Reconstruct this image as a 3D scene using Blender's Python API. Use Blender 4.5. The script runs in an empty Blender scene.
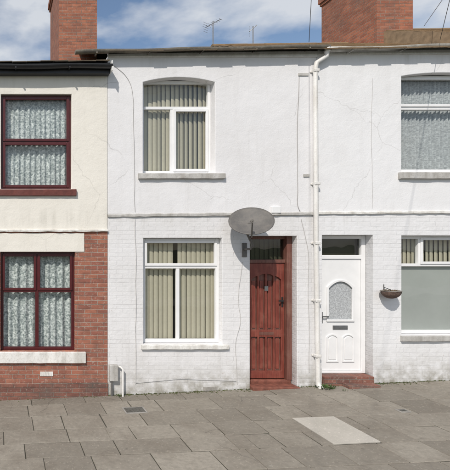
import bpy, bmesh, math, random
from mathutils import Vector, Matrix
random.seed(7)
scene=bpy.context.scene
D=8.0; F=464.0; CZ=155/58
def X(u,y=0.0): return u*(D+y)/F
def Z(v,y=0.0): return CZ+(245-v)*(D+y)/F
SL=0.0444
def G(x,y=0.0): return SL*max(-40,min(40,x))+0.02*min(0,max(y,-3.2))
# ---------------------------------------------------------------- materials
def newmat(name):
    m=bpy.data.materials.new(name); m.use_nodes=True
    nt=m.node_tree; b=nt.nodes['Principled BSDF']
    return m,nt,b
def nd(nt,t,**k):
    n=nt.nodes.new(t)
    for a,v in k.items(): setattr(n,a,v)
    return n
def mix(nt,fac,a,b,blend='MIX'):
    n=nd(nt,'ShaderNodeMix',data_type='RGBA',blend_type=blend)
    for i,val in ((0,fac),(6,a),(7,b)):
        if hasattr(val,'links'): nt.links.new(val,n.inputs[i])
        else: n.inputs[i].default_value=val if i==0 else (val[0],val[1],val[2],1)
    return n.outputs[2]
def math_(nt,op,a,b=0.0,clamp=False):
    n=nd(nt,'ShaderNodeMath',operation=op,use_clamp=clamp)
    for i,val in ((0,a),(1,b)):
        if hasattr(val,'links'): nt.links.new(val,n.inputs[i])
        else: n.inputs[i].default_value=val
    return n.outputs[0]
def noise(nt,vec,scale,detail=3,rough=.6):
    n=nd(nt,'ShaderNodeTexNoise'); n.inputs['Scale'].default_value=scale
    n.inputs['Detail'].default_value=detail; n.inputs['Roughness'].default_value=rough
    nt.links.new(vec,n.inputs['Vector']); return n.outputs['Fac']
def ramp(nt,fac,p0,p1,c0=(0,0,0,1),c1=(1,1,1,1)):
    n=nd(nt,'ShaderNodeValToRGB'); e=n.color_ramp.elements
    e[0].position=p0;e[1].position=p1;e[0].color=c0;e[1].color=c1
    nt.links.new(fac,n.inputs[0]); return n.outputs[0]
def coords(nt):
    g=nd(nt,'ShaderNodeNewGeometry'); s=nd(nt,'ShaderNodeSeparateXYZ')
    nt.links.new(g.outputs['Position'],s.inputs[0]); return g.outputs['Position'],s.outputs
def scaled(nt,vec,sx,sy,sz):
    n=nd(nt,'ShaderNodeVectorMath',operation='MULTIPLY'); nt.links.new(vec,n.inputs[0])
    n.inputs[1].default_value=(sx,sy,sz); return n.outputs[0]
def bump(nt,b,h,strength,dist=0.01,prev=None):
    n=nd(nt,'ShaderNodeBump'); n.inputs['Strength'].default_value=strength
    n.inputs['Distance'].default_value=dist
    nt.links.new(h,n.inputs['Height'])
    if prev: nt.links.new(prev,n.inputs['Normal'])
    nt.links.new(n.outputs[0],b.inputs['Normal']); return n.outputs[0]
def bricknode(nt,sep,mortar=.006,wob=None):
    br=nd(nt,'ShaderNodeTexBrick')
    cx=nd(nt,'ShaderNodeCombineXYZ')
    u=math_(nt,'ADD',sep[0],sep[1]); w=sep[2]
    if wob:
        w=math_(nt,'ADD',w,math_(nt,'MULTIPLY',wob,.015))
        u=math_(nt,'ADD',u,math_(nt,'MULTIPLY',wob,.04))
    nt.links.new(u,cx.inputs[0]); nt.links.new(w,cx.inputs[1])
    nt.links.new(cx.outputs[0],br.inputs['Vector'])
    i=br.inputs
    i['Scale'].default_value=1; i['Brick Width'].default_value=.225; i['Row Height'].default_value=.075
    i['Mortar Size'].default_value=mortar; i['Mortar Smooth'].default_value=.6
    return br
def paint_wall(name,col,brick=False,stain=.35,top=5.95):
    m,nt,b=newmat(name); pos,sep=coords(nt)
    n1=noise(nt,scaled(nt,pos,1,1,.6),1.4,5)
    n2=noise(nt,scaled(nt,pos,6,6,.6),1.0,4)
    n3=noise(nt,pos,34,3)
    c=mix(nt,math_(nt,'MULTIPLY',ramp(nt,n1,.42,.68),stain),col,[col[0]*.80,col[1]*.785,col[2]*.76])
    c=mix(nt,math_(nt,'MULTIPLY',ramp(nt,n2,.55,.8),stain*.8),c,[col[0]*.62,col[1]*.6,col[2]*.56])
    c=mix(nt,math_(nt,'MULTIPLY',ramp(nt,n3,.58,.74),.22),c,[col[0]*.74,col[1]*.73,col[2]*.72])
    patch=ramp(nt,noise(nt,pos,.8,2),.42,.62)
    sn=math_(nt,'MULTIPLY',ramp(nt,noise(nt,scaled(nt,pos,9,9,.4),1.0,4),.48,.72),patch)
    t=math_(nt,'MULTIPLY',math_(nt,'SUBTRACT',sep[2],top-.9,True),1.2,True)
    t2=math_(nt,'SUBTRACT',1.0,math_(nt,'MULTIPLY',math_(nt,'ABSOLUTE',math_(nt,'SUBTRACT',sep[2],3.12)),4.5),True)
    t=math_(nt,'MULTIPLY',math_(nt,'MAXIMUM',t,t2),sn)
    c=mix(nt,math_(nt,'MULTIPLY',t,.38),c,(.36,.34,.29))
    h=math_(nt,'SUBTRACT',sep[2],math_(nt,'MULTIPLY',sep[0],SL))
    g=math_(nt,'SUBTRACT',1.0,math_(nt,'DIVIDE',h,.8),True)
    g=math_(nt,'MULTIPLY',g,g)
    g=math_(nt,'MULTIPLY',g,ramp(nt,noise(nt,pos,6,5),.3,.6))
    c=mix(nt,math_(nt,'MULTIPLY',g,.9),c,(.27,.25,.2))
    if brick:
        wob=noise(nt,pos,3.2,2)
        br=bricknode(nt,sep,.006,wob)
        nz=ramp(nt,noise(nt,pos,3.5,4),.42,.7)
        c=mix(nt,math_(nt,'MULTIPLY',math_(nt,'MULTIPLY',br.outputs['Fac'],nz),.16),c,[col[0]*.6,col[1]*.57,col[2]*.54])
        c=mix(nt,.05,c,br.outputs['Color'],'MULTIPLY')
        chips=ramp(nt,noise(nt,pos,10,5),.67,.70)
        c=mix(nt,math_(nt,'MULTIPLY',chips,.4),c,(.42,.36,.32))
        hh=math_(nt,'ADD',math_(nt,'MULTIPLY',math_(nt,'SUBTRACT',1.0,br.outputs['Fac']),math_(nt,'ADD',math_(nt,'MULTIPLY',nz,.45),.2)),math_(nt,'MULTIPLY',noise(nt,pos,14,3),1.1))
        bump(nt,b,hh,.55,.008)
    else:
        hh=math_(nt,'ADD',noise(nt,pos,2.5,3),math_(nt,'MULTIPLY',noise(nt,pos,45,3),.22))
        bump(nt,b,hh,.6,.024)
        # fine settlement cracks in the render coat
        vo=nd(nt,'ShaderNodeTexVoronoi'); vo.feature='DISTANCE_TO_EDGE'; vo.inputs['Scale'].default_value=.6
        wv=nd(nt,'ShaderNodeVectorMath',operation='ADD'); nt.links.new(pos,wv.inputs[0])
        nn=nd(nt,'ShaderNodeTexNoise'); nn.inputs['Scale'].default_value=5; nt.links.new(pos,nn.inputs['Vector'])
        nt.links.new(scaled(nt,nn.outputs['Color'],.2,0,.2),wv.inputs[1]); nt.links.new(scaled(nt,wv.outputs[0],1,.02,1),vo.inputs['Vector'])
        cr=ramp(nt,vo.outputs['Distance'],.0008,.003,(1,1,1,1),(0,0,0,1))
        cr=math_(nt,'MULTIPLY',cr,ramp(nt,noise(nt,pos,.7,1),.5,.55))
        c=mix(nt,math_(nt,'MULTIPLY',cr,.35),c,(.3,.29,.27))
    nt.links.new(c,b.inputs['Base Color']); b.inputs['Roughness'].default_value=.8
    return m
def brick_mat(name,c1,c2,mort,dirt=.4):
    m,nt,b=newmat(name); pos,sep=coords(nt)
    br=bricknode(nt,sep,.007,noise(nt,pos,2.5,1))
    br.inputs['Color1'].default_value=(*c1,1); br.inputs['Color2'].default_value=(*c2,1); br.inputs['Mortar'].default_value=(*mort,1)
    c=br.outputs['Color']
    c=mix(nt,math_(nt,'MULTIPLY',ramp(nt,noise(nt,scaled(nt,pos,1,1,2.5),5,3),.42,.62),.5),c,[c1[0]*.4,c1[1]*.45,c1[2]*.5])
    c=mix(nt,math_(nt,'MULTIPLY',ramp(nt,noise(nt,pos,2,4),.5,.7),dirt),c,(.12,.1,.085))
    c=mix(nt,math_(nt,'MULTIPLY',ramp(nt,noise(nt,pos,30,3),.58,.7),.45),c,(.46,.38,.32))
    nt.links.new(c,b.inputs['Base Color']); b.inputs['Roughness'].default_value=.88
    hh=math_(nt,'ADD',math_(nt,'SUBTRACT',1.0,br.outputs['Fac']),math_(nt,'MULTIPLY',noise(nt,pos,60,3),.4))
    bump(nt,b,hh,.8,.008)
    return m
def simple(name,col,rough=.5,var=.15,scale=12,bumps=.15,metal=0,spec=.5):
    m,nt,b=newmat(name); pos,sep=coords(nt)
    c=mix(nt,ramp(nt,noise(nt,pos,scale,4),.35,.7),col,[k*(1-var) for k in col])
    nt.links.new(c,b.inputs['Base Color']); b.inputs['Roughness'].default_value=rough
    b.inputs['Metallic'].default_value=metal
    b.inputs['Specular IOR Level'].default_value=spec
    if bumps: bump(nt,b,noise(nt,pos,scale*4,2),bumps,.003)
    return m
def dirty(name,col,dirt,amt=.6,rough=.6,scale=5,streak=True):
    m,nt,b=newmat(name); pos,sep=coords(nt)
    f=ramp(nt,noise(nt,scaled(nt,pos,1,1,.3 if streak else 1),scale,5),.42,.66)
    f2=ramp(nt,noise(nt,pos,scale*6,3),.5,.7)
    c=mix(nt,math_(nt,'MULTIPLY',f,amt),col,dirt); c=mix(nt,math_(nt,'MULTIPLY',f2,amt*.5),c,dirt)
    nt.links.new(c,b.inputs['Base Color']); b.inputs['Roughness'].default_value=rough
    bump(nt,b,f2,.3,.004); return m
def wood_mat(name,col,rough=.4):
    m,nt,b=newmat(name); pos,sep=coords(nt)
    n=noise(nt,scaled(nt,pos,40,40,2.5),1.0,4)
    c=mix(nt,ramp(nt,n,.35,.7),col,[col[0]*.5,col[1]*.45,col[2]*.45])
    c=mix(nt,math_(nt,'MULTIPLY',ramp(nt,noise(nt,pos,5,4),.48,.72),.5),c,[min(1,col[0]*1.3),col[1]*1.9,col[2]*1.9])
    nt.links.new(c,b.inputs['Base Color']); b.inputs['Roughness'].default_value=rough
    bump(nt,b,n,.3,.002); return m
def glass_mat(name,tint=(.93,.95,.94),rough=.0,refl=1.0):
    m=bpy.data.materials.new(name); m.use_nodes=True; nt=m.node_tree
    nt.nodes.clear(); o=nd(nt,'ShaderNodeOutputMaterial')
    t=nd(nt,'ShaderNodeBsdfTransparent'); t.inputs[0].default_value=(*tint,1)
    g=nd(nt,'ShaderNodeBsdfGlossy'); g.inputs['Roughness'].default_value=rough
    mx=nd(nt,'ShaderNodeMixShader')
    pos,sep=coords(nt)
    bp=nd(nt,'ShaderNodeBump'); bp.inputs['Strength'].default_value=.15; bp.inputs['Distance'].default_value=.02
    nt.links.new(noise(nt,pos,2.2,1),bp.inputs['Height']); nt.links.new(bp.outputs[0],g.inputs['Normal'])
    ge=nd(nt,'ShaderNodeNewGeometry'); dt=nd(nt,'ShaderNodeVectorMath',operation='DOT_PRODUCT')
    nt.links.new(ge.outputs['Normal'],dt.inputs[0]); nt.links.new(ge.outputs['Incoming'],dt.inputs[1])
    k=math_(nt,'SUBTRACT',1.0,math_(nt,'ABSOLUTE',dt.outputs['Value']),True)
    k=math_(nt,'POWER',k,5.0)
    k=math_(nt,'ADD',math_(nt,'MULTIPLY',k,.9),.08*refl,True)
    nt.links.new(k,mx.inputs[0])
    nt.links.new(t.outputs[0],mx.inputs[1]); nt.links.new(g.outputs[0],mx.inputs[2])
    nt.links.new(mx.outputs[0],o.inputs[0]); return m
def lace_mat(name,c1,c2,scale=16):
    m,nt,b=newmat(name); pos,sep=coords(nt)
    v=nd(nt,'ShaderNodeTexVoronoi'); v.feature='SMOOTH_F1'; v.inputs['Scale'].default_value=scale
    nt.links.new(scaled(nt,pos,1,.1,1),v.inputs['Vector'])
    r=ramp(nt,v.outputs['Distance'],.25,.6)
    n2=ramp(nt,noise(nt,scaled(nt,pos,1,.1,1),scale*1.8,3),.38,.58)
    f=math_(nt,'MULTIPLY',n2,math_(nt,'ADD',math_(nt,'MULTIPLY',r,.5),.5))
    c=mix(nt,f,c1,c2); nt.links.new(c,b.inputs['Base Color']); b.inputs['Roughness'].default_value=.9
    return m
M={}
M['render']=paint_wall('white_render_paint',(.74,.735,.745),stain=.32)
M['pbrick']=paint_wall('white_painted_brick',(.73,.725,.73),brick=True,stain=.38)
M['render_r']=paint_wall('white_render_paint_right',(.765,.765,.775),stain=.22)
M['pbrick_r']=paint_wall('white_painted_brick_right',(.755,.755,.765),brick=True,stain=.28)
M['cream']=paint_wall('cream_render_paint',(.76,.73,.665),stain=.22,top=5.9)
M['brick']=brick_mat('red_brick',(.37,.145,.09),(.27,.10,.07),(.38,.32,.27),.3)
M['brickd']=brick_mat('dark_plinth_brick',(.24,.10,.07),(.16,.07,.055),(.22,.19,.16),.5)
M['chim']=brick_mat('chimney_brick',(.40,.15,.085),(.28,.10,.06),(.28,.22,.18),.4)
M['upvc']=simple('white_upvc',(.80,.80,.80),.3,.07,5,.05)
M['wood_w']=dirty('white_gloss_paint',(.74,.74,.72),(.4,.38,.34),.5)
M['burg']=simple('burgundy_frame_paint',(.085,.012,.014),.35,.3,10,.1)
M['sill_red']=simple('red_brown_sill',(.15,.04,.03),.5,.35,14,.3)
M['reddoor']=wood_mat('red_stained_wood',(.235,.058,.04))
M['redframe']=wood_mat('red_brown_frame',(.19,.08,.06),.5)
M['stone']=simple('weathered_stone',(.36,.34,.31),.85,.4,9,.5)
M['sillw']=dirty('white_painted_stone',(.74,.73,.70),(.36,.33,.28),.6,.75,6)
M['sillg']=dirty('grey_painted_stone',(.5,.49,.47),(.24,.22,.19),.6,.8,6)
M['black']=simple('black_fascia',(.018,.018,.02),.4,.3,8,.1)
M['gut']=dirty('grey_iron_gutter',(.15,.135,.115),(.32,.29,.23),.6,.7,4,False)
M['gutw']=dirty('weathered_white_gutter',(.50,.49,.46),(.2,.18,.15),.6,.6,4,False)
M['pipe']=dirty('white_painted_pipe',(.74,.73,.71),(.42,.38,.32),.45,.5,5)
M['dark']=simple('dark_interior',(.06,.055,.05),.9,.3,4,0)
M['room']=simple('room_wall',(.3,.28,.25),.9,.2,2,0)
M['blind']=simple('beige_blind_fabric',(.56,.515,.40),.9,.08,20,.1)
M['blind2']=simple('olive_blind_fabric',(.40,.375,.28),.9,.1,20,.1)
M['frost']=simple('frosted_panel',(.42,.435,.415),.4,.08,3,0)
M['glass']=glass_mat('window_glass')
M['glassd']=glass_mat('dark_fanlight_glass',(.4,.41,.38))
M['lace']=lace_mat('lace_net',(.22,.26,.26),(.74,.77,.76),20)
M['lace2']=lace_mat('lace_net_grey',(.30,.31,.32),(.52,.54,.55),26)
M['metal']=simple('grey_metal',(.3,.3,.3),.4,.2,20,.1,.8)
M['dish']=dirty('grey_dish_paint',(.11,.105,.10),(.19,.175,.155),.55,.65,7,False)
M['blackp']=simple('black_plastic',(.02,.02,.02),.45,.2,20,0)
M['cable']=simple('old_cable',(.30,.29,.28),.7,.2,20,0)
M['cablew']=simple('painted_cable',(.54,.53,.52),.7,.3,20,0)
M['redstep']=simple('red_painted_step',(.25,.09,.06),.75,.5,12,.4)
M['cover']=simple('cast_iron_cover',(.12,.115,.10),.6,.5,20,.5)
M['terr']=simple('dry_wicker',(.15,.10,.08),.9,.5,40,.5)
M['dryp']=simple('dried_leaf',(.14,.10,.05),.9,.5,40,0)
M['verge']=simple('ochre_mortar_verge',(.30,.22,.14),.9,.4,8,.5)
def attr_mat(name,attr,cA,cB,cC,rough=.85,stain=(.1,.09,.075),scale=5,fine=.4,bs=.4,cracks=False):
    m,nt,b=newmat(name); pos,sep=coords(nt)
    a=nd(nt,'ShaderNodeAttribute'); a.attribute_name=attr
    r=nd(nt,'ShaderNodeValToRGB'); e=r.color_ramp.elements
    e[0].color=(*cA,1); e[1].color=(*cC,1); k=e.new(.5); k.color=(*cB,1)
    nt.links.new(a.outputs['Fac'],r.inputs[0])
    c=mix(nt,math_(nt,'MULTIPLY',ramp(nt,noise(nt,pos,scale,5),.45,.7),.55),r.outputs[0],stain)
    c=mix(nt,math_(nt,'MULTIPLY',ramp(nt,noise(nt,pos,scale*9,4,.7),.42,.68),fine),c,[k*.5 for k in cB])
    c=mix(nt,math_(nt,'MULTIPLY',ramp(nt,noise(nt,pos,scale*17,2,.7),.6,.68),.35),c,[min(1,k*1.7) for k in cB])
    hgt=noise(nt,pos,70,3)
    if cracks:
        wv=nd(nt,'ShaderNodeVectorMath',operation='ADD'); nt.links.new(pos,wv.inputs[0])
        nn=nd(nt,'ShaderNodeTexNoise'); nn.inputs['Scale'].default_value=6; nt.links.new(pos,nn.inputs['Vector'])
        nt.links.new(scaled(nt,nn.outputs['Color'],.15,.15,.0),wv.inputs[1])
        vo=nd(nt,'ShaderNodeTexVoronoi'); vo.feature='DISTANCE_TO_EDGE'; vo.inputs['Scale'].default_value=.75
        nt.links.new(scaled(nt,wv.outputs[0],1,1,.02),vo.inputs['Vector'])
        cr=ramp(nt,vo.outputs['Distance'],.001,.004,(1,1,1,1),(0,0,0,1))
        cr=math_(nt,'MULTIPLY',cr,ramp(nt,noise(nt,pos,.9,2),.54,.58))
        c=mix(nt,math_(nt,'MULTIPLY',cr,.6),c,(.05,.045,.04))
        v2=nd(nt,'ShaderNodeTexVoronoi'); v2.inputs['Scale'].default_value=5.5; nt.links.new(pos,v2.inputs['Vector'])
        sp=ramp(nt,v2.outputs['Distance'],.07,.10,(1,1,1,1),(0,0,0,1))
        c=mix(nt,math_(nt,'MULTIPLY',sp,.35),c,(.36,.34,.30))
        v3=nd(nt,'ShaderNodeTexVoronoi'); v3.inputs['Scale'].default_value=3.1; nt.links.new(pos,v3.inputs['Vector'])
        sp=ramp(nt,v3.outputs['Distance'],.05,.07,(1,1,1,1),(0,0,0,1))
        c=mix(nt,math_(nt,'MULTIPLY',sp,.5),c,(.09,.08,.065))
    nt.links.new(c,b.inputs['Base Color']); b.inputs['Roughness'].default_value=rough
    bump(nt,b,hgt,bs,.004); return m
M['tile']=attr_mat('roof_tile','tone',(.11,.09,.07),(.18,.14,.10),(.24,.18,.12),stain=(.10,.09,.05))
M['tile_o']=attr_mat('roof_tile_ochre','tone',(.24,.16,.09),(.32,.22,.13),(.38,.27,.17),stain=(.17,.13,.07))
M['slab']=attr_mat('paving_slab','tone',(.185,.165,.135),(.255,.23,.19),(.335,.305,.255),stain=(.16,.135,.105),scale=1.8,fine=.4,cracks=True)
M['slabl']=attr_mat('new_paving_slab','tone',(.46,.43,.38),(.48,.45,.40),(.50,.47,.42),stain=(.36,.34,.29),scale=2,fine=.15)
M['joint']=simple('pavement_joint',(.065,.062,.045),.95,.5,6,.5)
M['kerb']=simple('kerb_stone',(.25,.24,.22),.85,.3,8,.5)
M['asph']=simple('asphalt',(.055,.055,.055),.9,.35,30,.8)
M['grass']=simple('rough_grass_ground',(.07,.09,.035),.95,.5,.6,.5)
M['weed']=simple('weed_leaf',(.07,.12,.03),.7,.4,30,0)
M['moss']=simple('moss',(.08,.09,.03),.95,.5,30,.5)
# ---------------------------------------------------------------- helpers
def link(o,parent=None):
    scene.collection.objects.link(o)
    if parent: o.parent=parent
    return o
def empty(name):
    e=bpy.data.objects.new(name,None); scene.collection.objects.link(e); return e
def meshobj(name,v,f,mat,parent=None,smooth=False,bevel=0,segs=2):
    me=bpy.data.meshes.new(name); me.from_pydata(v,[],f); me.update()
    bm=bmesh.new(); bm.from_mesh(me); bmesh.ops.recalc_face_normals(bm,faces=bm.faces); bm.to_mesh(me); bm.free()
    if smooth:
        for p in me.polygons: p.use_smooth=True
    me.materials.append(mat)
    o=link(bpy.data.objects.new(name,me),parent)
    if bevel:
        b=o.modifiers.new('b','BEVEL'); b.width=bevel; b.segments=segs; b.limit_method='ANGLE'
    return o
BF=[(0,1,2,3),(7,6,5,4),(0,4,5,1),(1,5,6,2),(2,6,7,3),(3,7,4,0)]
def boxv(b):
    x0,x1,y0,y1,z0,z1=b
    return [(x0,y0,z0),(x1,y0,z0),(x1,y1,z0),(x0,y1,z0),(x0,y0,z1),(x1,y0,z1),(x1,y1,z1),(x0,y1,z1)]
def boxes(name,bl,mat,parent=None,bevel=.004):
    v=[];f=[]
    for b in bl:
        n=len(v); v+=boxv(b); f+=[tuple(i+n for i in q) for q in BF]
    return meshobj(name,v,f,mat,parent,bevel=bevel)
def rough_bar(name,x0,x1,y0,y1,z0,z1,mat,parent,j=.004,n=14):
    v=[];f=[]
    for i in range(n+1):
        x=x0+(x1-x0)*i/n; r=lambda:random.uniform(-j,j)
        v+=[(x,y0+r(),z0+.006+r()),(x,y0+r(),z1-.008+r()),(x,y0+.012+r(),z1+r()*.5),(x,y1,z1),(x,y1,z0),(x,y0+.012,z0+r()*.5)]
    for i in range(n):
        b=i*6
        for k in range(6): f.append((b+k,b+(k+1)%6,b+6+(k+1)%6,b+6+k))
    f+=[tuple(range(6)),tuple(range(n*6,n*6+6))]
    return meshobj(name,v,f,mat,parent)
def panel(name,outline,holes,y0,th,mat,parent=None,bevel=.006):
    cu=bpy.data.curves.new(name,'CURVE'); cu.dimensions='2D'; cu.fill_mode='BOTH'; cu.extrude=th/2
    for pts in [outline]+holes:
        s=cu.splines.new('POLY'); s.points.add(len(pts)-1)
        for i,p in enumerate(pts): s.points[i].co=(p[0],p[1],0,1)
        s.use_cyclic_u=True
    t=bpy.data.objects.new('tmp',cu); scene.collection.objects.link(t)
    dg=bpy.context.evaluated_depsgraph_get(); dg.update()
    me=bpy.data.meshes.new_from_object(t.evaluated_get(dg)); bpy.data.objects.remove(t)
    for v in me.vertices:
        x,y,z=v.co; v.co=(x,y0+th/2-z,y)
    bm=bmesh.new(); bm.from_mesh(me); bmesh.ops.remove_doubles(bm,verts=bm.verts,dist=1e-4)
    bmesh.ops.dissolve_limit(bm,angle_limit=.01,verts=bm.verts,edges=bm.edges)
    bmesh.ops.recalc_face_normals(bm,faces=bm.faces); bm.to_mesh(me); bm.free()
    me.name=name; me.materials.clear(); me.materials.append(mat)
    o=link(bpy.data.objects.new(name,me),parent)
    if bevel:
        b=o.modifiers.new('b','BEVEL'); b.width=bevel; b.segments=2; b.limit_method='ANGLE'; b.angle_limit=math.radians(40)
    return o
def rect(x0,x1,z0,z1): return [(x0,z0),(x1,z0),(x1,z1),(x0,z1)]
def arch(x0,x1,z0,z1,rise,n=14):
    p=[(x0,z0),(x1,z0)]
    for i in range(n+1):
        t=i/n; x=x1+(x0-x1)*t; p.append((x,z1+rise*(1-(2*t-1)**2)))
    return p
def tube(name,pts,r,mat,parent=None,smooth_curve=False,res=3):
    cu=bpy.data.curves.new(name,'CURVE'); cu.dimensions='3D'; cu.bevel_depth=r; cu.bevel_resolution=res; cu.use_fill_caps=True
    if smooth_curve:
        s=cu.splines.new('BEZIER'); s.bezier_points.add(len(pts)-1)
        for i,p in enumerate(pts):
            s.bezier_points[i].co=p; s.bezier_points[i].handle_left_type=s.bezier_points[i].handle_right_type='AUTO'
    else:
        s=cu.splines.new('POLY'); s.points.add(len(pts)-1)
        for i,p in enumerate(pts): s.points[i].co=(*p,1)
    cu.materials.append(mat)
    return link(bpy.data.objects.new(name,cu),parent)
def glass(name,x0,x1,z0,z1,y,parent,mat='glass'):
    return meshobj(name,[(x0,y,z0),(x1,y,z0),(x1,y,z1),(x0,y,z1)],[(0,1,2,3)],M[mat],parent)
def frame(b,x0,x1,z0,z1,y0,y1,w,wb=None):
    wb=wb or w
    b+= [(x0,x0+w,y0,y1,z0,z1),(x1-w,x1,y0,y1,z0,z1),(x0+w,x1-w,y0+.001,y1,z1-w,z1),(x0+w,x1-w,y0+.001,y1,z0,z0+wb)]
def slats(name,x0,x1,z0,z1,y,parent,mat,w=.095,pitch=.082,ang=22,j=5):
    v=[];f=[]; x=x0
    while x<x1:
        a=math.radians(ang+random.uniform(-j,j)); n=len(v); dz=random.uniform(-.006,.006)
        dx=w/2*math.cos(a); dy=w/2*math.sin(a)
        for k in range(5):
            t=k/4*2-1; bow=.008*(1-t*t)
            for z in (z0+dz,z1): v.append((x+dx*t+bow*math.sin(a),y+dy*t-bow*math.cos(a),z))
        for k in range(4): f.append((n+2*k,n+2*k+2,n+2*k+3,n+2*k+1))
        x+=pitch+random.uniform(-.005,.005)
    return meshobj(name,v,f,M[mat],parent,smooth=True)
def curtain(name,x0,x1,z0,z1,y,parent,mat,amp=.018,per=.09):
    v=[];f=[];nx=int((x1-x0)/.008); nz=8
    ph=random.random()*6
    for j in range(nz+1):
        for i in range(nx+1):
            x=x0+(x1-x0)*i/nx; t=j/nz
            zz=z0+(z1-z0)*t
            a=amp*(1.2-.5*t)
            v.append((x,y+a*math.sin(x/per*6.28+ph+.5*math.sin(x*7)+.3*t)+a*.4*math.sin(x*31+ph),zz))
    for j in range(nz):
        for i in range(nx):
            a=j*(nx+1)+i; f.append((a,a+1,a+nx+2,a+nx+1))
    return meshobj(name,v,f,M[mat],parent,smooth=True)
RS=SL*.3
def roof(name,x0,x1,ze,zr,ye,yr,mat,parent):
    L=math.hypot(yr-ye,zr-ze); cy=(yr-ye)/L; cz=(zr-ze)/L
    v=[];f=[];tone=[]
    gauge=.27; nc=int(L/gauge)+1; w=.24; nx=int((x1-x0)/w)+1; w=(x1-x0)/nx
    for i in range(nc):
        s0=i*gauge-.02; s1=min(s0+.38,L)
        for j in range(-1,nx):
            xa=x0+j*w+(w/2 if i%2 else 0)+.002; xb=xa+w-.005
            xa=max(xa,x0);xb=min(xb,x1)
            if xb-xa<.02: continue
            dz=random.uniform(-.004,.004); h0=.040+dz; h1=.012+dz; ds=random.uniform(-.012,.012)
            n=len(v)
            for (s,h) in ((s0+ds,h0),(s1,h1)):
                for hh in (h-.016,h):
                    for xx in (xa,xb):
                        v.append((xx,ye+cy*s-cz*hh,ze+cz*s+cy*hh+random.uniform(-.003,.003)+RS*(xx-x0)))
            q=[(0,1,3,2),(4,6,7,5),(0,4,5,1),(2,3,7,6),(0,2,6,4),(1,5,7,3)]
            f+=[tuple(a+n for a in p) for p in q]
            tone+= [random.random()]*6
    o=meshobj(name,v,f,M[mat],parent)
    at=o.data.attributes.new('tone','FLOAT','FACE')
    for i,t in enumerate(tone): at.data[i].value=t
    d=RS*(x1-x0)
    meshobj(name+'_underlay',[(x0,ye+.03,ze),(x1,ye+.03,ze+d),(x1,yr,zr+d-.01),(x0,yr,zr-.01)],[(0,1,2,3)],M['dark'],parent)
    meshobj(name+'_back_slope',[(x0,yr,zr),(x1,yr,zr+d),(x1,2*yr-ye,ze+d),(x0,2*yr-ye,ze)],[(0,1,2,3)],M[mat],parent)
    v=[];f=[];x=x0;k=0
    while x<x1-.05:
        xe=min(x+.44,x1);n=len(v); rr=.10+(.005 if k%2 else 0)
        for xx in (x,xe):
            for a in range(9):
                t=math.pi*a/8; v.append((xx,yr-rr*math.cos(t),zr+RS*(xx-x0)-.02+rr*.6*math.sin(t)))
        for a in range(8): f.append((n+a,n+a+1,n+a+10,n+a+9))
        f.append(tuple(range(n,n+9))); f.append(tuple(range(n+9,n+18)))
        x=xe+.004;k+=1
    meshobj('ridge_tiles',v,f,M[mat],parent)
def gutter(name,x0,x1,z0,z1,y,mat,parent,r=.058):
    v=[];f=[];n=12;segs=20
    for k in range(segs+1):
        t=k/segs; xx=x0+(x1-x0)*t; zz=z0+(z1-z0)*t+.007*math.sin(t*17)
        for rr in (r,r-.006):
            for a in range(n+1):
                an=math.pi+math.pi*a/n
                v.append((xx,y+rr*math.cos(an),zz+rr*math.sin(an)))
    S=2*(n+1)
    for k in range(segs):
        b=k*S
        for a in range(n):
            f.append((b+a,b+a+1,b+S+a+1,b+S+a)); f.append((b+n+1+a,b+S+n+1+a,b+S+n+2+a,b+n+2+a))
        f.append((b,b+S,b+S+n+1,b+n+1)); f.append((b+n,b+2*n+1,b+S+2*n+1,b+S+n))
    for b in (0,segs*S): f.append(tuple([b+a for a in range(n+1)]))
    o=meshobj(name,v,f,mat,parent,smooth=False)
    bl=[]; x=x0+.35
    while x<x1-.1:
        t=(x-x0)/(x1-x0); zz=z0+(z1-z0)*t
        bl.append((x,x+.02,y-r-.004,y+r+.03,zz-r-.006,zz-r+.02)); x+=.9
    boxes(name+'_brackets',bl,mat,parent,0)
    return o
def shell(x0,x1,zt,parent,ye=8.0):
    e=.004;y0=.30
    boxes('party_walls_and_floors',[(x0+e,x0+.1,y0,ye,-.8,zt),(x1-.1,x1-e,y0,ye,-.8,zt)],M['brick'],parent,0)
    boxes('rear_wall',[(x0+.101,x1-.101,ye-.2,ye-.001,-.8,zt)],M['brick'],parent,0)
    boxes('interior_floors',[(x0+.101,x1-.101,y0,ye-.201,zt-.2,zt-.1),(x0+.101,x1-.101,y0,ye-.201,2.85,3.05),(x0+.101,x1-.101,y0,ye-.201,.1,.2)],M['room'],parent,0)
    boxes('interior_partition',[(x0+.101,x1-.101,2.6,2.7,.201,2.849),(x0+.101,x1-.101,2.6,2.7,3.051,zt-.201)],M['room'],parent,0)
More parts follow.
